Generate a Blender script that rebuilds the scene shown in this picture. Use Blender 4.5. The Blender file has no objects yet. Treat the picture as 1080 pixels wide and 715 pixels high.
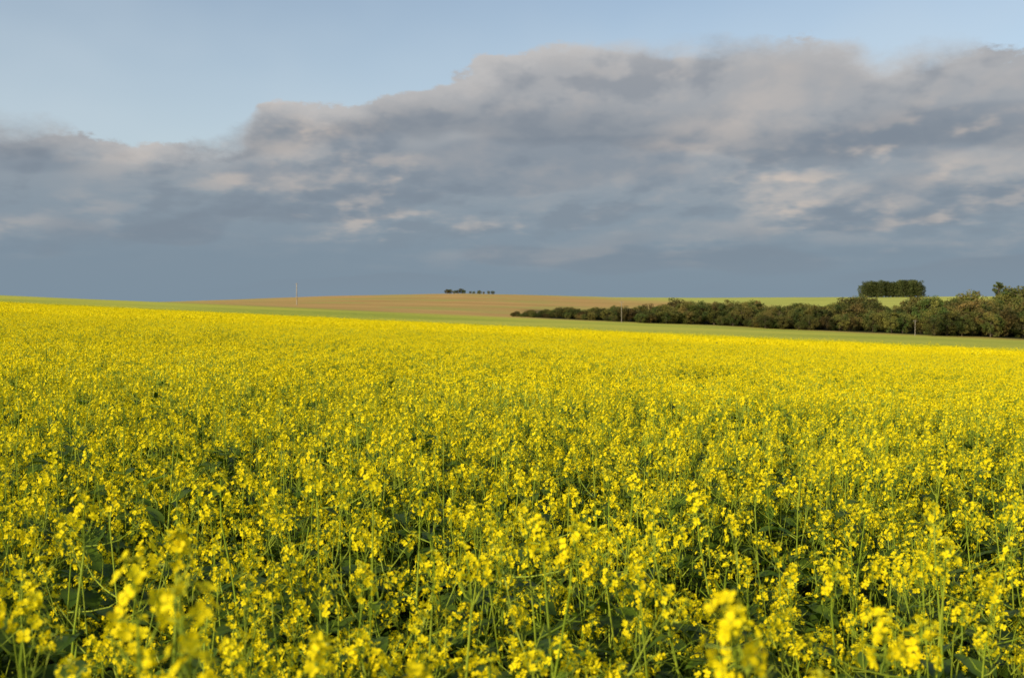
import bpy, math, random
import numpy as np
from mathutils import Vector, Matrix, Euler
random.seed(7); rng=np.random.default_rng(7)
scene=bpy.context.scene
scene.view_settings.view_transform='Standard'
scene.view_settings.look='None'
scene.view_settings.exposure=0
COL=scene.collection
EYE=1.75

def lin(r,g,b):
    f=lambda c:(c/255/12.92) if c/255<=.04045 else ((c/255+.055)/1.055)**2.4
    return (f(r),f(g),f(b))

# ------------------------------------------------------------ terrain
def S(t):
    t=np.clip(t,0,1); return t*t*(3-2*t)
TU=[-.8,-.514,-.37,-.28,-.18,-.05,.02,.1,.2,.4,.6,.8]
TR=[318,318,319,316,312,309.5,311,313.5,314,313,312,312]
def near(x,y):
    x=np.clip(x,-240,240); yy=np.maximum(y,-150)
    ye=142-.5625*x
    return -.0444*x-.0202*yy+2.9*S((yy-ye)/np.maximum(300-ye,60))*(yy>ye)
def H(x,y):
    x=np.asarray(x,float); y=np.asarray(y,float)
    u=np.clip(x/np.maximum(y,1),-.8,.8)
    n=near(x,np.minimum(y,300))
    z300=near(u*300,np.full_like(u,300.))
    z750=EYE+(318-np.interp(u,TU,TR))/1050*750
    t=np.clip((y-300)/450,0,1)
    far=z300+(z750-z300)*(.5*t+.5*S(t))-14*S((y-750)/500)
    z=np.where(y<=300,n,far)
    bump=.035*np.sin(x*.21+1.3)*np.sin(y*.17)+.05*np.sin(x*.05+y*.04)
    bump=bump*np.clip(y/20,0,1)
    return z+bump
def Hs(x,y): return float(H(x,y))
def yedge(x): return 142-.5625*np.clip(x,-240,240)

# ------------------------------------------------------------ node helpers
def newmat(name):
    m=bpy.data.materials.new(name); m.use_nodes=True
    nt=m.node_tree; nt.nodes.clear()
    o=nt.nodes.new('ShaderNodeOutputMaterial'); return m,nt,o
class NT:
    def __init__(s,nt): s.nt=nt
    def set(s,sock,v):
        if v is None: return
        if isinstance(v,bpy.types.NodeSocket): s.nt.links.new(v,sock)
        else:
            if isinstance(v,tuple) and len(v)==3 and sock.type=='RGBA': v=(*v,1)
            sock.default_value=v
    def m(s,op,a,b=None,c=None,clamp=False):
        n=s.nt.nodes.new('ShaderNodeMath'); n.operation=op; n.use_clamp=clamp
        for i,v in enumerate((a,b,c)):
            if v is not None: s.set(n.inputs[i],v)
        return n.outputs[0]
    def comb(s,x,y,z):
        n=s.nt.nodes.new('ShaderNodeCombineXYZ')
        s.set(n.inputs[0],x);s.set(n.inputs[1],y);s.set(n.inputs[2],z); return n.outputs[0]
    def noise(s,vec,scale,detail=4,rough=.5,dist=0.,lac=2.):
        n=s.nt.nodes.new('ShaderNodeTexNoise')
        if vec is not None: s.set(n.inputs['Vector'],vec)
        n.inputs['Scale'].default_value=scale;n.inputs['Detail'].default_value=detail
        n.inputs['Roughness'].default_value=rough;n.inputs['Distortion'].default_value=dist
        return n.outputs['Fac']
    def mr(s,v,a,b,c=0.,d=1.,smooth=True):
        n=s.nt.nodes.new('ShaderNodeMapRange'); n.interpolation_type='SMOOTHSTEP' if smooth else 'LINEAR'
        s.set(n.inputs[0],v)
        for i,k in enumerate((a,b,c,d)): s.set(n.inputs[i+1],k)
        return n.outputs[0]
    def mix(s,f,a,b,mode='MIX'):
        n=s.nt.nodes.new('ShaderNodeMix'); n.data_type='RGBA'; n.blend_type=mode
        s.set(n.inputs[0],f); s.set(n.inputs[6],a); s.set(n.inputs[7],b); return n.outputs[2]
    def ramp(s,v,stops):
        n=s.nt.nodes.new('ShaderNodeValToRGB'); e=n.color_ramp.elements
        while len(e)<len(stops): e.new(.5)
        for i,(p,c) in enumerate(stops): e[i].position=p; e[i].color=(*c,1)
        s.set(n.inputs[0],v); return n.outputs[0]

def foliage_mat(name,c1,c2,trans=.35,rough=.5,spec=.3,nscale=3.,tcol=None,rand=.25,hue=0.):
    m,nt,o=newmat(name); N=NT(nt)
    oi=nt.nodes.new('ShaderNodeObjectInfo')
    geo=nt.nodes.new('ShaderNodeNewGeometry')
    n=N.noise(geo.outputs['Position'],nscale,0,.6)
    f=N.mr(n,.3,.7)
    col=N.mix(f,c1,c2)
    v=N.mr(oi.outputs['Random'],0,1,1-rand,1+rand,False)
    hs=nt.nodes.new('ShaderNodeHueSaturation'); N.set(hs.inputs['Color'],col); N.set(hs.inputs['Value'],v)
    if hue:
        r2=N.m('FRACT',N.m('MULTIPLY',oi.outputs['Random'],7.31))
        N.set(hs.inputs['Hue'],N.mr(r2,0,1,.5-hue,.5+hue*.8,False))
    col=hs.outputs[0]
    p=nt.nodes.new('ShaderNodeBsdfPrincipled'); N.set(p.inputs['Base Color'],col)
    p.inputs['Roughness'].default_value=rough; p.inputs['Specular IOR Level'].default_value=spec
    if trans>0:
        t=nt.nodes.new('ShaderNodeBsdfTranslucent')
        tc=N.mix(1.0,col,tcol or (1.1,1.2,.5),'MULTIPLY'); N.set(t.inputs[0],tc)
        mx=nt.nodes.new('ShaderNodeMixShader'); mx.inputs[0].default_value=trans
        nt.links.new(p.outputs[0],mx.inputs[1]); nt.links.new(t.outputs[0],mx.inputs[2])
        nt.links.new(mx.outputs[0],o.inputs[0])
    else: nt.links.new(p.outputs[0],o.inputs[0])
    return m
M_PET=foliage_mat('canola_petal',(.97,.83,.009),(.94,.76,.006),.38,.6,.1,20,(1,1,1),.03)
M_BUD=foliage_mat('canola_bud',(.57,.56,.025),(.45,.50,.025),.2,.5,.3,20,None,.1)
M_STEM=foliage_mat('canola_stem',(.23,.32,.022),(.33,.40,.035),.2,.5,.2,8,None,.15)
M_LEAF=foliage_mat('canola_leaf',(.055,.105,.010),(.12,.19,.016),.38,.5,.25,6,None,.25)
M_BARK=foliage_mat('bark',(.09,.07,.05),(.15,.12,.09),0.,.9,.1,3)
PM=[M_PET,M_BUD,M_STEM,M_LEAF]

# ------------------------------------------------------------ mesh builder
class MB:
    def __init__(s): s.v=[];s.f=[];s.m=[]
    def add(s,vs,fs,mi):
        b=len(s.v); s.v+= [tuple(v) for v in vs]
        for f in fs: s.f.append(tuple(b+i for i in f)); s.m.append(mi)
    def tube(s,path,rad,sides,mi):
        vs=[];n=len(path)
        for i,p in enumerate(path):
            d=(path[min(i+1,n-1)]-path[max(i-1,0)]).normalized()
            a=d.orthogonal().normalized() if abs(d.z)<.9 else Vector((1,0,0)).cross(d).normalized()
            b=d.cross(a)
            for k in range(sides):
                t=2*math.pi*k/sides
                vs.append(p+(a*math.cos(t)+b*math.sin(t))*rad[i])
        fs=[(i*sides+k,i*sides+(k+1)%sides,(i+1)*sides+(k+1)%sides,(i+1)*sides+k) for i in range(n-1) for k in range(sides)]
        s.add(vs,fs,mi)
    def petal(s,c,d,side,up,L,W,mi=0):
        vs=[c, c+d*L*.55+side*W*.5+up*L*.10, c+d*L*.6+up*L*.02, c+d*L*.55-side*W*.5+up*L*.10,
            c+d*L+side*W*.33+up*L*.05, c+d*L*1.02-side*W*.33+up*L*.05]
        s.add(vs,[(0,1,2),(0,2,3),(1,4,5,2),(2,5,3)],mi)
    def flower(s,c,n,sz):
        a=n.orthogonal().normalized(); b=n.cross(a)
        r=random.uniform(0,math.pi)
        for k in range(4):
            t=r+k*math.pi/2+random.uniform(-.15,.15)
            d=(a*math.cos(t)+b*math.sin(t)+n*random.uniform(.05,.5)).normalized(); sd=n.cross(d).normalized()
            s.petal(c,d,sd,n,sz,sz*.85)
        s.add([c+n*sz*.5,c+a*sz*.15,c+b*sz*.15,c-a*sz*.15,c-b*sz*.15],[(0,1,2),(0,2,3),(0,3,4),(0,4,1)],1)
    def bud(s,c,n,l,w,mi=1):
        a=n.orthogonal().normalized(); b=n.cross(a); m=c+n*l*.5
        s.add([c,m+a*w,m+b*w,m-a*w,m-b*w,c+n*l],[(0,1,2),(0,2,3),(0,3,4),(0,4,1),(5,2,1),(5,3,2),(5,4,3),(5,1,4)],mi)
    def leaf(s,c,d,L,W,droop,mi=3,segs=5,fold=.25):
        d=d.normalized(); side=d.cross(Vector((0,0,1)))
        if side.length<.01: side=Vector((1,0,0))
        side.normalize(); vs=[];p=c.copy();cur=d.copy()
        ph=random.uniform(0,6)
        prof=[.12,.55,.9,1.,.7,.05] if segs==5 else [.1,1.,.7,.05]
        for i in range(segs+1):
            w=W*.5*prof[i]; up=side.cross(cur).normalized()
            wv=math.sin(ph+i*2.1)*W*.08
            vs+= [p+side*w+up*(w*fold+wv),p,p-side*w+up*(w*fold-wv)]
            cur=(cur+Vector((0,0,-droop/segs))).normalized(); p=p+cur*L/segs
        fs=[]
        for i in range(segs):
            b=i*3; fs+=[(b,b+1,b+4,b+3),(b+1,b+2,b+5,b+4)]
        s.add(vs,fs,mi)
    def append(s,o,M):
        b=len(s.v); s.v+=[tuple(M@Vector(v)) for v in o.v]
        s.f+=[tuple(b+i for i in f) for f in o.f]; s.m+=o.m
    def quad(s,c,sz,mi,flat=0.):
        n=Vector((random.gauss(0,1),random.gauss(0,1),random.gauss(0,1)+flat)).normalized()
        a=n.orthogonal().normalized(); b=n.cross(a); t=random.uniform(0,3.14)
        a,b=a*math.cos(t)+b*math.sin(t),b*math.cos(t)-a*math.sin(t)
        r=random.uniform(.6,1.)
        s.add([c+a*sz*.5+b*sz*.15*r,c+b*sz*.5*r,c-a*sz*.5,c-b*sz*.5*r],[(0,1,2,3)],mi)
    def mesh(s,name,mats,smooth=False):
        me=bpy.data.meshes.new(name); me.from_pydata(s.v,[],s.f)
        for m in mats: me.materials.append(m)
        me.polygons.foreach_set('material_index',s.m)
        if smooth: me.polygons.foreach_set('use_smooth',[True]*len(s.f))
        me.update(); return me

def rdir(z0=-1,z1=1):
    t=random.uniform(0,6.283); z=random.uniform(z0,z1); r=math.sqrt(max(0,1-z*z)); return Vector((r*math.cos(t),r*math.sin(t),z))

# racemes ------------------------------------------------------
def raceme(full=1.):
    b=MB(); L=random.uniform(.058,.092)
    bend=rdir(-.1,.1)*random.uniform(0,.018)
    P=lambda t:Vector((0,0,L*t))+bend*t*t
    b.tube([P(0),P(.5),P(1)],[.0016,.0013,.0009],4,2)
    nf=int(random.randint(10,17)*full)
    for i in range(nf):
        k=i/nf; t=.56+.42*k; a=i*2.4+random.uniform(-.5,.5)
        el=-.1+1.25*k**1.3+random.uniform(-.25,.25)
        d=Vector((math.cos(a)*math.cos(el),math.sin(a)*math.cos(el),math.sin(el)))
        pl=random.uniform(.012,.028)*(1-.4*k); c=P(t)+d*pl
        b.tube([P(t),c],[.0006,.0006],3,2)
        b.flower(c,(d+Vector((0,0,.3))+rdir()*.5).normalized(),random.uniform(.0066,.0090))
    for i in range(8):
        d=rdir(.3,1); b.bud(P(1)+d*random.uniform(.002,.008),d,.006,.0016,1)
    for i in range(random.randint(3,8)):
        t=random.uniform(-.1,.6); a=random.uniform(0,6.28); el=.5
        d=Vector((math.cos(a)*math.cos(el),math.sin(a)*math.cos(el),math.sin(el)))
        q=P(max(t,0))+d*.013
        b.tube([P(max(t,0)),q,q+(d+Vector((0,0,.7))).normalized()*random.uniform(.015,.035)],[.0006,.001,.0004],3,2)
    return b
RAC=[raceme() for _ in range(7)]+[raceme(.45) for _ in range(3)]
RACM=[r.mesh('flower_cluster_mesh',PM) for r in RAC]

def plant_parts(Ht):
    st=MB(); lf=MB(); rc=[]
    lean=rdir(-.05,.05)*random.uniform(0,.12)
    P=lambda t:Vector((0,0,(Ht-.08)*t))+lean*t*t+Vector((.010*math.sin(t*7),.010*math.cos(t*6),0))
    st.tube([P(i/7) for i in range(8)],[.0065-.0047*i/7 for i in range(8)],5,2)
    def put(p,d,sc,small=False):
        q=d.to_track_quat('Z','Y'); M=Matrix.Translation(p)@q.to_matrix().to_4x4()@Matrix.Rotation(random.uniform(0,6.28),4,'Z')@Matrix.Scale(sc,4)
        rc.append((random.randrange(7,10) if small else random.randrange(8),M))
    put(P(1),(lean*.5+Vector((0,0,1))).normalized(),random.uniform(1.05,1.25))
    nb=random.randint(5,8); a0=random.uniform(0,6)
    for i in range(nb):
        t=.40+.50*i/nb+random.uniform(-.04,.04); a=a0+i*2.4+random.uniform(-.4,.4)
        out=Vector((math.cos(a),math.sin(a),0)); b0=P(t)
        top=(Ht-.10)*random.uniform(.70,1.0)-.02
        ln=max(top-b0.z,.07); r=random.uniform(.06,.24)
        fn=lambda k:b0+out*r*(1-(1-k)**1.5)+Vector((0,0,ln*k**1.2))
        pts=[fn(k) for k in (0,.33,.66,1)]
        st.tube(pts,[.0028,.0023,.0018,.0013],4,2)
        put(pts[-1],(pts[-1]-pts[-2]+rdir()*.03).normalized(),random.uniform(.8,1.1))
        for rep in range(random.choice((0,1,1,2))):
            k=random.uniform(.35,.9); q=fn(k); o2=(out+rdir(-.2,.2)*1.4); o2.z=0; e=q+o2*random.uniform(.02,.06)+Vector((0,0,random.uniform(.03,.10)))
            st.tube([q,(q+e)/2+o2*.008,e],[.0014,.0012,.0009],3,2)
            put(e,(e-q+Vector((0,0,.03))).normalized(),random.uniform(.65,.95),random.random()<.75)
            lf.leaf(q,o2+Vector((0,0,.6)),random.uniform(.03,.08),random.uniform(.010,.022),.8,3,3)
        lf.leaf(b0,out+Vector((0,0,.5)),random.uniform(.08,.15),random.uniform(.024,.048),.8,3,3)
    for i in range(random.randint(12,16)):
        t=random.uniform(.08,.82); a=random.uniform(0,6.28); out=Vector((math.cos(a),math.sin(a),random.uniform(.2,.9))).normalized()
        b0=P(t); pe=random.uniform(.03,.08)*(1.2-t); e=b0+out*pe
        lf.tube([b0,e],[.0025,.0018],3,2)
        lf.leaf(e,out,random.uniform(.14,.24)*(1.15-.5*t),random.uniform(.065,.105)*(1.15-.5*t),random.uniform(.5,1.4))
    return st,lf,rc
NV=12
VAR=[plant_parts(1.15+random.uniform(-.03,.03)) for i in range(NV)]

SRC=bpy.data.collections.new('canola_sources')   # geometry used by the field object only
def src(name,mb):
    ob=bpy.data.objects.new(name,mb.mesh(name,PM)); SRC.objects.link(ob)
for i,(st,lf,rc) in enumerate(VAR):
    j=MB(); j.append(st,Matrix()); j.append(lf,Matrix())
    for k,M in rc: j.append(RAC[k],M)
    src('src_a%02d'%i,j)
def simple_plant(j,x,y,h,fs,nfl):
    o=Vector((x,y,0)); lean=rdir(-.05,.05)*.08
    st=[o,o+Vector((0,0,h*.6))+lean*.4,o+Vector((0,0,h-.09))+lean]
    j.tube(st,[.006,.004,.002],3,2)
    for i in range(random.randint(9,13)):
        a=random.uniform(0,6.28); r=random.uniform(.02,.24)
        if i==0: r=.01
        tip=o+lean+Vector((math.cos(a)*r,math.sin(a)*r,h*random.uniform(.76,.97)-(.0 if i else -.03)))
        if i==0: tip.z=o.z+h-.07
        if i: j.tube([o+Vector((0,0,h*random.uniform(.42,.65)))+lean*.6,tip],[.0026,.0016],3,2)
        L=random.uniform(.025,.050)
        for k in range(nfl if i<8 else nfl//2):
            t=random.random(); rr=.030*math.sqrt(random.random())*(1.1-.5*t); aa=random.uniform(0,6.28)
            j.quad(tip+Vector((math.cos(aa)*rr,math.sin(aa)*rr,L*t)),fs*random.uniform(.8,1.2),0,.6)
        j.quad(tip+Vector((0,0,L*1.05)),.012,1)
        j.quad(tip+rdir()*.02-Vector((0,0,.03)),.02,2)
    for i in range(8):
        a=random.uniform(0,6.28); z=random.uniform(.15,.80)*h
        d=Vector((math.cos(a),math.sin(a),random.uniform(.1,.7)))
        j.leaf(o+Vector((0,0,z)),d,random.uniform(.10,.18),random.uniform(.05,.08),1.,3,3)
for v in range(6):
    j=MB()
    for i in range(21): simple_plant(j,random.uniform(-.5,.5),random.uniform(-.5,.5),1.15*random.gauss(1,.06),.0170,12)
    src('src_b%02d'%v,j)
for v in range(9):
    j=MB(); yp=.88 if v<6 else .55
    for i in range(200 if v<6 else 150):
        x,y=random.uniform(-1.5,1.5),random.uniform(-1.5,1.5); h=1.15*random.gauss(.98 if v<6 else .90,.045 if v<6 else .12)
        for k in range(8):
            c=Vector((x+random.gauss(0,.11),y+random.gauss(0,.11),h*random.uniform(.84,1.0)))
            j.quad(c,.052,0 if random.random()<yp+.12 else 2,.4); j.quad(c+Vector((0,0,-.02))+rdir()*.02,.044,0 if random.random()<yp else 1,.3)
        for k in range(3):
            c=Vector((x+random.gauss(0,.1),y+random.gauss(0,.1),h*random.uniform(.5,.88)))
            j.quad(c,.12,3 if random.random()<.5 else 2)
        j.quad(Vector((x,y,h*.45)),.3,3)
    src('src_c%02d'%v,j)

# ------------------------------------------------------------ canola placement
def hnoise(x,y):
    return (math.sin(x*1.1+y*.6)+math.sin(x*.47-y*.9+2)+math.sin(x*.13+y*.31+1)+math.sin(-x*2.3+y*1.7))/4
def gap(x,y):
    return x>1.2 and abs(y-(8.2-.05*x+.12*math.sin(x*1.7)))<.38
pts=[]
NEAR=9.0; st_=1/math.sqrt(21.5)
y=1.15
while y<NEAR:
    x=-(.75*y+1.0)
    while x<.75*y+1.0:
        px=x+random.uniform(-.5,.5)*st_*2.0; py=y+random.uniform(-.5,.5)*st_*2.0
        x+=st_
        if gap(px,py) or random.random()<(.06 if py>4.6 else .26): continue
        h=1.15*(1+.08*hnoise(px*1.6,py*1.6)+random.gauss(0,.10))
        h=min(h,1.36)
        zt=Hs(px,py)+h
        lim=EYE-.345*py if py<1.9 else EYE-.17*py if py<3.2 else 99
        if abs(px)<.7*py+.2 and zt>lim: h=lim-Hs(px,py)-random.uniform(0,.18)
        if h<.70: continue
        pts.append((px,py,h))
    y+=st_
special=[(-.42,.90,1.45),(-.36,.98,1.40),(-.50,1.05,1.42),(-.50,1.42,1.40),(.25,.90,1.46),(.22,1.0,1.41),(.32,1.05,1.38),(.52,1.22,1.36),(.89,2.2,1.30),(.13,1.9,1.32),(-.1,1.85,1.31),
 (-.12,1.15,1.32),(-.33,2.1,1.27),(.55,1.5,1.27),(-.75,1.5,1.28),(-1.0,2.1,1.3),(.6,2.6,1.27),(-.7,2.7,1.27),(.33,3.0,1.27)]
pts+=special; SP=set(special)
pts.sort(key=lambda p:(0 if abs(p[0])<.58*p[1] else 1, math.hypot(p[0],p[1])))
ind=pts[:300]; rest=pts[300:]

def meta(o,label,cat,group=None,kind=None):
    o['label']=label; o['category']=cat
    if group: o['group']=group
    if kind: o['kind']=kind
stm=[v[0].mesh('stem_mesh',PM,True) for v in VAR]; lfm=[v[1].mesh('leaf_mesh',PM,True) for v in VAR]
for p_ in ind:
    x,y,h=p_; sp_=p_ in SP
    vi=random.randrange(NV); sc=h/1.15
    e=bpy.data.objects.new('canola_plant',None); e.empty_display_size=.1
    tl=.012 if sp_ else .06
    e.location=(x,y,Hs(x,y)-.01); e.rotation_euler=(random.gauss(0,tl),random.gauss(0,tl),random.uniform(0,6.28)); e.scale=(sc,sc,sc) if sp_ else (1,1,sc)
    COL.objects.link(e)
    if sp_: meta(e,'tall blooming canola plant rising above its neighbours, yellow flowers','canola plant','canola plants in the field')
    else: meta(e,'blooming canola plant with yellow flower clusters and green leaves','canola plant','canola plants in the field')
    for nm,me in (('stem',stm[vi]),('leaves',lfm[vi])):
        o=bpy.data.objects.new(nm,me); o.parent=e; COL.objects.link(o)
    for k,M in VAR[vi][2]:
        o=bpy.data.objects.new('flower_cluster',RACM[k]); o.parent=e; o.matrix_local=M; COL.objects.link(o)

P=[];I=[];R=[];Sc=[]
for (x,y,h) in rest:
    P.append((x,y,Hs(x,y)-.01)); I.append(random.randrange(NV)); R.append((random.gauss(0,.06),random.gauss(0,.06),random.uniform(0,6.28))); Sc.append((1,1,h/1.15))
def tilt(x,y,k):
    dx=(Hs(x+1,y)-Hs(x-1,y))/2; dy=(Hs(x,y+1)-Hs(x,y-1))/2
    n=Vector((-dx,-dy,1)).normalized()
    q=Vector((0,0,1)).rotation_difference(n); return tuple((q.to_matrix()@Matrix.Rotation(k*math.pi/2,3,'Z')).to_euler())
MIDE=42
for yi in range(int(NEAR),MIDE):
    y=yi+.5
    w=int(.75*y+2)
    for xi in range(-w,w+1):
        x=xi+.0
        P.append((x,y,Hs(x,y)-.01)); I.append(NV+random.randrange(6)); R.append(tilt(x,y,random.randrange(4))); Sc.append((1.03,1.03,1+.06*hnoise(x,y)+random.gauss(0,.02)))
y=MIDE+1.5
while y<215:
    w=int((.72*y+4)/3)
    for xi in range(-w,w+1):
        x=xi*3
        ye=yedge(x)+3*math.sin(x*.35)
        if y>ye-1.5: continue
        pg=float(S((y-ye+50)/50))*.95
        P.append((x,y,Hs(x,y)-.01)); I.append(NV+6+(random.randrange(6,9) if random.random()<pg else random.randrange(6))); R.append(tilt(x,y,random.randrange(4))); Sc.append((1.03,1.03,1+.07*hnoise(x*.35,y*.35)+random.gauss(0,.04)))
    y+=3
me=bpy.data.meshes.new('canola_crop'); me.from_pydata(P,[],[])
a=me.attributes.new('idx','INT','POINT'); a.data.foreach_set('value',I)
a=me.attributes.new('rot','FLOAT_VECTOR','POINT'); a.data.foreach_set('vector',np.array(R,dtype=np.float32).ravel())
a=me.attributes.new('scl','FLOAT_VECTOR','POINT'); a.data.foreach_set('vector',np.array(Sc,dtype=np.float32).ravel())
crop=bpy.data.objects.new('canola_crop',me); COL.objects.link(crop)
meta(crop,'dense field of yellow blooming canola stretching over the slope','canola field',None,'stuff')
ng=bpy.data.node_groups.new('scatter','GeometryNodeTree')
ng.interface.new_socket('Geometry',in_out='INPUT',socket_type='NodeSocketGeometry')
ng.interface.new_socket('Geometry',in_out='OUTPUT',socket_type='NodeSocketGeometry')
gi=ng.nodes.new('NodeGroupInput'); go=ng.nodes.new('NodeGroupOutput')
iop=ng.nodes.new('GeometryNodeInstanceOnPoints'); ci=ng.nodes.new('GeometryNodeCollectionInfo')
ci.inputs['Collection'].default_value=SRC; ci.inputs['Separate Children'].default_value=True; ci.inputs['Reset Children'].default_value=True
def na(nm,t):
    n=ng.nodes.new('GeometryNodeInputNamedAttribute'); n.data_type=t; n.inputs['Name'].default_value=nm
    return n.outputs['Attribute']
L=ng.links.new
L(gi.outputs[0],iop.inputs['Points']); L(ci.outputs[0],iop.inputs['Instance']); iop.inputs['Pick Instance'].default_value=True
L(na('idx','INT'),iop.inputs['Instance Index']); L(na('rot','FLOAT_VECTOR'),iop.inputs['Rotation']); L(na('scl','FLOAT_VECTOR'),iop.inputs['Scale'])
L(iop.outputs[0],go.inputs[0])
md=crop.modifiers.new('scatter','NODES'); md.node_group=ng

# ------------------------------------------------------------ ground
ys=np.concatenate([np.arange(-200,0,20),np.arange(0,40,1.),np.arange(40,300,4.),np.arange(300,820,6.),np.arange(820,1400,40),np.arange(1400,5001,300)])
xs=np.concatenate([-np.arange(4800,600,-400),-np.arange(600,160,-20),np.arange(-160,-30,4),np.arange(-30,30,1.5),np.arange(30,300,4),np.arange(300,620,12),np.arange(620,5000,400)])
X,Y=np.meshgrid(xs,ys); Z=H(X,Y)
nx,ny=len(xs),len(ys)
V=np.stack([X,Y,Z],-1).reshape(-1,3)
F=[(j*nx+i,j*nx+i+1,(j+1)*nx+i+1,(j+1)*nx+i) for j in range(ny-1) for i in range(nx-1)]
gm=bpy.data.meshes.new('ground'); gm.from_pydata(V.tolist(),[],F); gm.polygons.foreach_set('use_smooth',[True]*len(F))
ground=bpy.data.objects.new('ground',gm); COL.objects.link(ground)
meta(ground,'rolling farmland with green strip, brown stubble hill and green hill','ground',None,'structure')
m,nt,o=newmat('farmland'); N=NT(nt)
geo=nt.nodes.new('ShaderNodeNewGeometry'); pos=geo.outputs['Position']
sp=nt.nodes.new('ShaderNodeSeparateXYZ'); nt.links.new(pos,sp.inputs[0]); gx,gy=sp.outputs[0],sp.outputs[1]
wob=N.noise(pos,.02,3,.5); wob=N.m('MULTIPLY',N.m('SUBTRACT',wob,.5),30)
gyw=N.m('ADD',gy,wob)
fine=N.noise(pos,.9,5,.65); big=N.noise(pos,.018,4,.55)
strx=N.comb(N.m('MULTIPLY',gx,.010),N.m('MULTIPLY',gy,.035),0.); streak=N.noise(strx,1.,4,.6,.4)
soil=N.mix(fine,(.03,.036,.014),(.05,.05,.025))
grass=N.mix(N.mr(fine,.3,.7),(.24,.29,.035),(.38,.41,.05))
grass=N.mix(N.mr(streak,.35,.65),grass,(.46,.45,.06))
brown=N.mix(N.mr(streak,.3,.7),(.42,.255,.080),(.54,.34,.115))
brown=N.mix(N.mr(big,.44,.66,0,.75),brown,(.34,.34,.08))
brown=N.mix(N.mr(fine,.3,.75,0,.3),brown,(.26,.18,.07))
gh=N.mix(N.mr(streak,.35,.65),(.38,.40,.08),(.48,.49,.10))
gh=N.mix(N.mr(fine,.3,.8,0,.3),gh,(.30,.30,.07))
ed=N.m('SUBTRACT',gy,N.m('SUBTRACT',142.,N.m('MULTIPLY',gx,.5625)))
c=N.mix(N.mr(ed,-8,-4),soil,grass)
bm=N.mr(gyw,284,325)
lft=N.mr(N.m('DIVIDE',gx,N.m('MAXIMUM',gy,1.)),-.42,-.28)
c=N.mix(N.m('MULTIPLY',bm,lft),c,brown)
gmk=N.mr(N.m('ADD',N.m('ADD',gx,wob),N.m('MULTIPLY',N.m('SUBTRACT',gy,640.),.35)),30,130)
c=N.mix(N.m('MULTIPLY',gmk,N.mr(gyw,400,440)),c,gh)
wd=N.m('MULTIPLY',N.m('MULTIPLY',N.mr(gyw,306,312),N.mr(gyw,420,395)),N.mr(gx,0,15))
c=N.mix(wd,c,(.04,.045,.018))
far=N.mr(gy,800,1000); c=N.mix(far,c,(.08,.12,.04))
p=nt.nodes.new('ShaderNodeBsdfPrincipled'); N.set(p.inputs['Base Color'],c); p.inputs['Roughness'].default_value=.95; p.inputs['Specular IOR Level'].default_value=.1
bp=nt.nodes.new('ShaderNodeBump'); bp.inputs['Strength'].default_value=.4; bp.inputs['Distance'].default_value=.2; N.set(bp.inputs['Height'],fine); nt.links.new(bp.outputs[0],p.inputs['Normal'])
nt.links.new(p.outputs[0],o.inputs[0]); gm.materials.append(m)

# ------------------------------------------------------------ trees
M_T1=foliage_mat('tree_foliage',(.068,.090,.020),(.165,.140,.036),.2,.6,.2,.30,None,.5,.035)
M_T2=foliage_mat('tree_foliage_dark',(.06,.08,.024),(.10,.115,.034),.2,.6,.2,.6,None,.3)
def tree(kind):
    tr=MB(); cr=MB(); Hh=10.
    bend=rdir(-.1,.1)*.5
    P=lambda t:Vector((0,0,Hh*t))+bend*t*t
    cl=[]; q0,q1=.24,.42
    if kind=='broad':
        top=.72; tr.tube([P(t*top/5) for t in range(6)],[.26,.21,.18,.15,.11,.05],7,0)
        wx,wy=random.uniform(3.1,4.9),random.uniform(3.1,4.9)
        for i in range(40):
            k=i/40; a=i*2.4+random.uniform(-.4,.4); ph=math.asin(-.88+1.84*k)
            s=random.uniform(.66,1.08)
            c=Vector((math.cos(a)*math.cos(ph)*wx*s,math.sin(a)*math.cos(ph)*wy*s,Hh*.50+math.sin(ph)*Hh*.44*s))
            cl.append((c,random.uniform(.8,1.6),105))
        cl.append((P(.84),1.7,130)); cl.append((P(.6),2.4,100)); cl.append((P(.4),2.4,80))
    elif kind=='tall':
        tr.tube([P(t*.92/5) for t in range(6)],[.2,.17,.14,.11,.08,.03],7,0)
        for i in range(36):
            t=i/35; a=i*2.4; z=Hh*(.09+.86*t); rm=2.1*math.sin(math.pi*(.28+.55*t))**.7*random.uniform(.5,1.1)
            cl.append((Vector((math.cos(a)*rm,math.sin(a)*rm,z)),random.uniform(.7,1.2),76))
    elif kind=='umbrella':
        tr.tube([P(t*.93/5) for t in range(6)],[.22,.19,.17,.14,.11,.05],7,0)
        for i in range(20):
            a=i*2.4; rm=1.2*random.uniform(.6,1.1) if i%3 else .3
            cl.append((Vector((math.cos(a)*rm,math.sin(a)*rm,Hh*random.uniform(.66,.97))),random.uniform(.4,.6),50))
    for c,r,n in cl:
        b0=P(max(.08,min(.85,(c.z-1.2)/Hh)))
        mid=(b0+c)*.5+Vector((0,0,-.15))
        tr.tube([b0,mid,c],[.07,.05,.02],4,0)
        for k in range(n):
            q=rdir()*r*random.random()**.4; q.z*=.8
            cr.quad(c+q,random.uniform(q0,q1)*1.15,0,.5)
    return tr,cr
TV=[]
for k in ['broad']*6+['tall']*3+['umbrella']:
    tr,cr=tree(k); TV.append((tr.mesh('trunk_mesh',[M_BARK],True),cr.mesh('crown_mesh',[M_T2 if k!='broad' else M_T1])))
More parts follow.
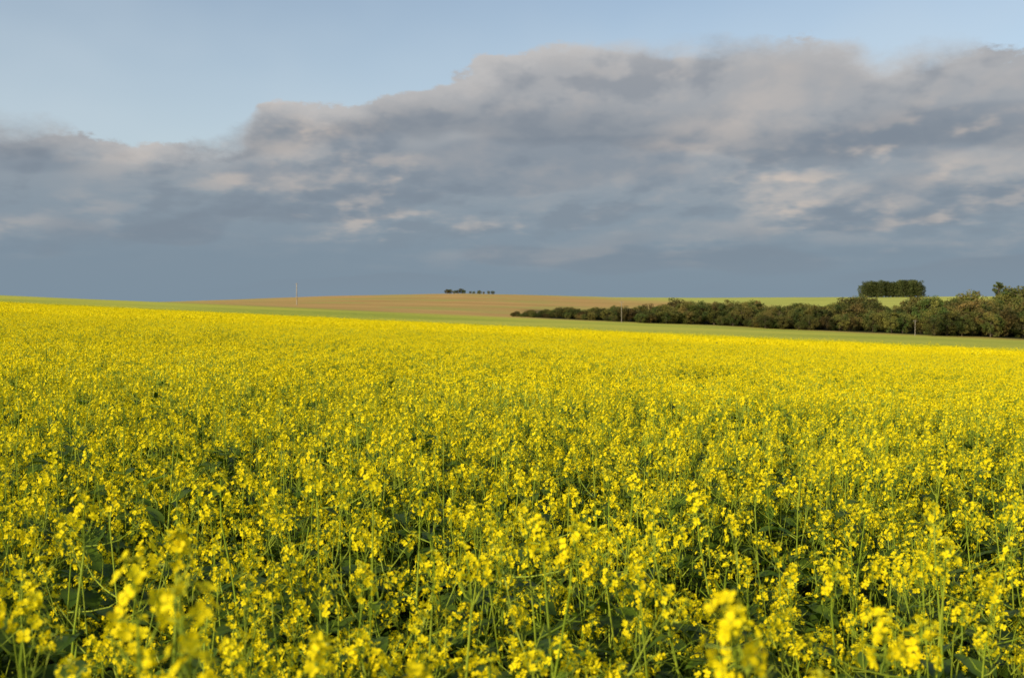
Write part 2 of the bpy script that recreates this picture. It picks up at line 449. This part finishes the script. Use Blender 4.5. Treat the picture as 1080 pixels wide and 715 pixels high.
def put_tree(x,y,h,vi,label,cat,group,wid=1.,nm='tree'):
    e=bpy.data.objects.new(nm,None); s=h/10
    e.location=(x,y,Hs(x,y)-.1*s); e.rotation_euler=(0,0,random.uniform(0,6.28)); e.scale=(s*wid,s*wid,s); COL.objects.link(e)
    meta(e,label,cat,group)
    for n,me in (('trunk',TV[vi][0]),('crown',TV[vi][1])):
        o=bpy.data.objects.new(n,me); o.parent=e; COL.objects.link(o)
hu=[0,.01,.06,.12,.2,.27,.33,.4,.52,.7]; hh=[1.5,2.0,4.0,6.0,8.8,7.4,9.6,13.8,15.6,16]
cnt=0; used=[]; tries=0
while cnt<285 and tries<14000:
    tries+=1
    u=random.uniform(0.0,.60); d=random.random()**1.2
    y=309+d*(10+85*u)+5*math.sin(u*40); x=u*y
    h=float(np.interp(u,hu,hh))*random.uniform(.5,1.12)*(1-.12*(1-d))
    if d<.2: h*=.65
    if any((x-a)**2+(y-b)**2<(.19*(h+hb))**2 for a,b,hb in used): continue
    used.append((x,y,h)); cnt+=1
    if h<4.5: put_tree(x,y,h,random.randrange(6),'low rounded olive green bush at the wood edge','bush','trees of the wood below the hill',random.uniform(1.2,1.6),'bush')
    else: put_tree(x,y,h,random.randrange(6),'olive green broadleaf tree in the wood on the slope','tree','trees of the wood below the hill',random.uniform(.95,1.35))
GX0=.353*735; NG=30
for i in range(NG):
    x=GX0+(i%15)/14*41+random.uniform(-1.2,1.2); y=732+(i//15)*6+random.uniform(-1.5,1.5)
    put_tree(x,y,random.uniform(10.4,12.9)*(0.80 if i%15 in(0,14) else 1),6+random.randrange(3),'tall dark green tree in a grove on the green hill','tree','grove of tall trees on the hill',random.uniform(1.05,1.4))
put_tree(.488*400,400,16.8,9,'dark tree with small crown rising over the wood','tree',None,.8)
for i in range(13):
    x=-.066*745+i*2.9+random.uniform(-1.2,1.2); y=740+random.uniform(-4,4)
    put_tree(x,y,random.uniform(2.2,4.8)*(1 if i<5 else .66),random.randrange(6),'small dark tree on the bare hill crest','tree','small trees on the hill crest',random.uniform(1.1,1.6))

# ------------------------------------------------------------ poles
M_POLE=foliage_mat('weathered_pole',(.22,.20,.16),(.29,.26,.21),0,.9,.1,2)
M_INS=foliage_mat('insulator',(.25,.22,.2),(.3,.28,.26),0,.3,.5,2)
def pole(x,y,h,label,k=1.):
    e=bpy.data.objects.new('utility_pole',None); e.location=(x,y,Hs(x,y)-.05); COL.objects.link(e)
    meta(e,label,'utility pole','utility poles across the farmland')
    b=MB(); b.tube([Vector((0,0,0)),Vector((0,0,h*.5)),Vector((0,0,h)),Vector((0,0,h+.02))],[.14*k,.12*k,.095*k,.01],10,0)
    o=bpy.data.objects.new('shaft',b.mesh('shaft',[M_POLE],True)); o.parent=e; COL.objects.link(o)
    b=MB(); b.tube([Vector((-.6,.17,h-.4)),Vector((.6,.17,h-.4))],[.05,.05],4,0)
    o=bpy.data.objects.new('crossarm',b.mesh('crossarm',[M_POLE])); o.parent=e; COL.objects.link(o)
    for xx in (-.5,0,.5):
        b=MB(); z=h-.36; b.tube([Vector((xx,.17,z)),Vector((xx,.17,z+.08)),Vector((xx,.17,z+.12)),Vector((xx,.17,z+.2))],[.03,.06,.04,.02],8,0)
        o=bpy.data.objects.new('insulator',b.mesh('insulator',[M_INS])); o.parent=e; COL.objects.link(o)
pole(-.216*390,390,8.6,'weathered utility pole standing on the brown stubble slope',1.5)
pole(.110*296,296,6.4,'weathered utility pole in front of the wood',.8)
pole(.405*292,292,4.8,'weathered utility pole beside the taller trees',.65)

# ------------------------------------------------------------ light and sky
SUN_EL=23; SUN_ROT=226
az=math.radians(SUN_ROT); el=math.radians(SUN_EL)
sd=Vector((math.sin(az)*math.cos(el),math.cos(az)*math.cos(el),math.sin(el)))
sl=bpy.data.lights.new('sun','SUN'); sl.energy=5.0; sl.angle=math.radians(.5); sl.color=(1,.86,.60)
so=bpy.data.objects.new('sun',sl); so.rotation_euler=sd.to_track_quat('Z','Y').to_euler(); COL.objects.link(so)

def build_sky():
    w=bpy.data.worlds.new('World'); scene.world=w; w.use_nodes=True; nt=w.node_tree; nt.nodes.clear(); N=NT(nt)
    try:
        w.cycles.sampling_method='MANUAL'; w.cycles.sample_map_resolution=512
    except Exception as ex: print(ex)
    STR=.1
    out=nt.nodes.new('ShaderNodeOutputWorld'); bg=nt.nodes.new('ShaderNodeBackground'); bg.inputs[1].default_value=STR
    nt.links.new(bg.outputs[0],out.inputs[0])
    sky=nt.nodes.new('ShaderNodeTexSky'); sky.sky_type='NISHITA'; sky.sun_disc=False; sky.sun_elevation=el; sky.sun_rotation=az
    sky.air_density=1.; sky.dust_density=1.; sky.ozone_density=1.5
    tc=nt.nodes.new('ShaderNodeTexCoord'); sp=nt.nodes.new('ShaderNodeSeparateXYZ'); nt.links.new(tc.outputs['Generated'],sp.inputs[0])
    x,y,z=sp.outputs
    azn=N.m('ARCTAN2',x,y); eln=N.m('ARCSINE',z)
    def curve(pr,edgev):
        t=N.m('DIVIDE',N.m('ADD',azn,.8),1.6,clamp=True)
        fc=nt.nodes.new('ShaderNodeFloatCurve'); N.set(fc.inputs['Value'],t)
        cp=[(0.,edgev)]
        for a_,r_ in pr:
            A=math.atan((a_-540)/1050); E=math.atan((318-r_)/1050*math.cos(A)); cp.append(((A+.8)/1.6,E/.5))
        cp.append((1.,edgev))
        cv=fc.mapping.curves[0]
        while len(cv.points)<len(cp): cv.points.new(.5,.5)
        for q,(a_,b_) in zip(cv.points,cp): q.location=(a_,b_); q.handle_type='AUTO'
        fc.mapping.update()
        return N.m('MULTIPLY',fc.outputs[0],.5)
    eltop=curve([(0,136),(60,140),(160,152),(252,146),(272,118),(300,105),(350,110),(420,100),(470,86),(520,65),(620,48),(700,55),(760,50),(840,40),(890,50),(935,64),(960,58),(1080,56)],.40)
    el2=curve([(0,150),(160,160),(300,150),(420,140),(540,140),(640,150),(760,160),(860,160),(960,150),(1080,148)],.3)
    v=N.m('MULTIPLY',N.m('LOGARITHM',N.m('ADD',N.m('MAXIMUM',eln,0.),.10),math.e),.50)
    def P(du,dv,w): return N.comb(N.m('ADD',azn,du),N.m('ADD',v,dv),w)
    iso=N.comb(azn,N.m('MULTIPLY',eln,1.9),.7)
    lobes=N.m('SUBTRACT',N.noise(iso,11,2,.5,.0),.5)
    fine=N.m('SUBTRACT',N.noise(iso,30,5,.65,.0),.5)
    la=N.mr(azn,-.30,-.22,.014,.034)
    dis=N.m('ADD',N.m('MULTIPLY',lobes,la),N.m('MULTIPLY',fine,.030))
    edge=N.m('SUBTRACT',N.m('ADD',eltop,dis),eln)
    soft=N.mr(N.noise(iso,7,1,.5),.42,.62,.003,.018)
    cov=N.mr(edge,N.m('MULTIPLY',soft,-1.),soft)
    def tex(du,dv): return N.noise(P(du,dv,.3),6.0,5,.52)
    def puf(du,dv): return N.noise(P(du,dv,3.7),10.,4,.54)
    s1=tex(0,0); s2=tex(-.016,.028)
    p1=puf(0,0); p2=puf(-.012,.020)
    lit=N.mr(N.m('SUBTRACT',s1,s2),-.05,.12); plit=N.mr(N.m('SUBTRACT',p1,p2),-.04,.13)
    b1=N.noise(P(0,0,2.3),2.8,2,.5); b2=N.noise(P(-.03,.06,2.3),2.8,2,.5)
    broad=N.mr(N.m('SUBTRACT',b1,b2),-.05,.05)
    base=N.ramp(N.m('DIVIDE',eln,.30,clamp=True),[(0.,lin(122,141,157)),(.15,lin(122,140,156)),(.33,lin(136,149,161)),(.5,lin(152,158,165)),(.72,lin(167,168,171)),(1.,lin(180,181,183))])
    hz=N.mr(eln,.024,.095)
    c=N.mix(N.m('MULTIPLY',N.m('MULTIPLY',N.mr(broad,.60,.1),N.mr(eln,0,.05)),.50),base,lin(118,131,146))
    ub=N.m('SUBTRACT',N.m('ADD',el2,N.m('MULTIPLY',lobes,.05)),eln)
    band=N.m('MULTIPLY',N.mr(ub,-.045,-.002),N.mr(ub,.012,.002))
    c=N.mix(N.m('MULTIPLY',band,.5),c,lin(118,127,139))
    side=N.mr(azn,-.35,.0,.55,1.)
    warm=N.mr(N.noise(P(0,0,5.1),3.6,2,.5),.40,.62)
    wm=N.m('MULTIPLY',N.m('MULTIPLY',hz,side),N.m('ADD',.15,N.m('MULTIPLY',warm,.75)))
    hf=N.m('MULTIPLY',N.m('MULTIPLY',lit,N.mr(s1,.40,.62)),wm)
    c=N.mix(N.m('MULTIPLY',hf,.80),c,lin(208,195,184))
    pf=N.m('MULTIPLY',N.m('MULTIPLY',plit,N.mr(p1,.42,.64)),wm)
    c=N.mix(N.m('MULTIPLY',pf,.75),c,lin(218,200,184))
    soft2=N.mr(N.m('ADD',N.m('SUBTRACT',s2,s1),N.m('MULTIPLY',N.m('SUBTRACT',p2,p1),.45)),0.,.12)
    c=N.mix(N.m('MULTIPLY',N.m('MULTIPLY',soft2,hz),.45),c,lin(116,127,141))
    rim=N.m('MULTIPLY',N.mr(edge,.030,.0),N.mr(s1,.3,.6))
    c=N.mix(N.m('MULTIPLY',rim,.6),c,lin(204,200,197))
    sc_=nt.nodes.new('ShaderNodeVectorMath'); sc_.operation='SCALE'; N.set(sc_.inputs[0],c); sc_.inputs[3].default_value=1/STR
    skyc=N.mix(1.,sky.outputs[0],(1.6,1.47,1.36),'MULTIPLY')
    veil=N.mr(N.noise(P(0,0,8.),3.,3,.6),.4,.75,0,.20)
    veil=N.m('ADD',veil,N.mr(eln,.34,.13,0.12,.45))
    ve=nt.nodes.new('ShaderNodeVectorMath'); ve.operation='SCALE'; ve.inputs[0].default_value=lin(200,213,222); ve.inputs[3].default_value=1/STR
    skyc=N.mix(veil,skyc,ve.outputs[0])
    N.set(bg.inputs[0],N.mix(N.m('MULTIPLY',cov,.96),skyc,sc_.outputs[0]))
build_sky()

# ------------------------------------------------------------ camera
cam=bpy.data.cameras.new('camera'); cam.lens=35; cam.sensor_width=36; cam.clip_end=8000; cam.clip_start=.05
cam.dof.use_dof=True; cam.dof.focus_distance=5.5; cam.dof.aperture_fstop=5.6
co=bpy.data.objects.new('camera',cam); co.location=(0,0,EYE); co.rotation_euler=(math.radians(90-2.15),0,0); COL.objects.link(co)
scene.camera=co
print('individual',len(ind),'rest',len(rest),'points',len(P),'trees',cnt)
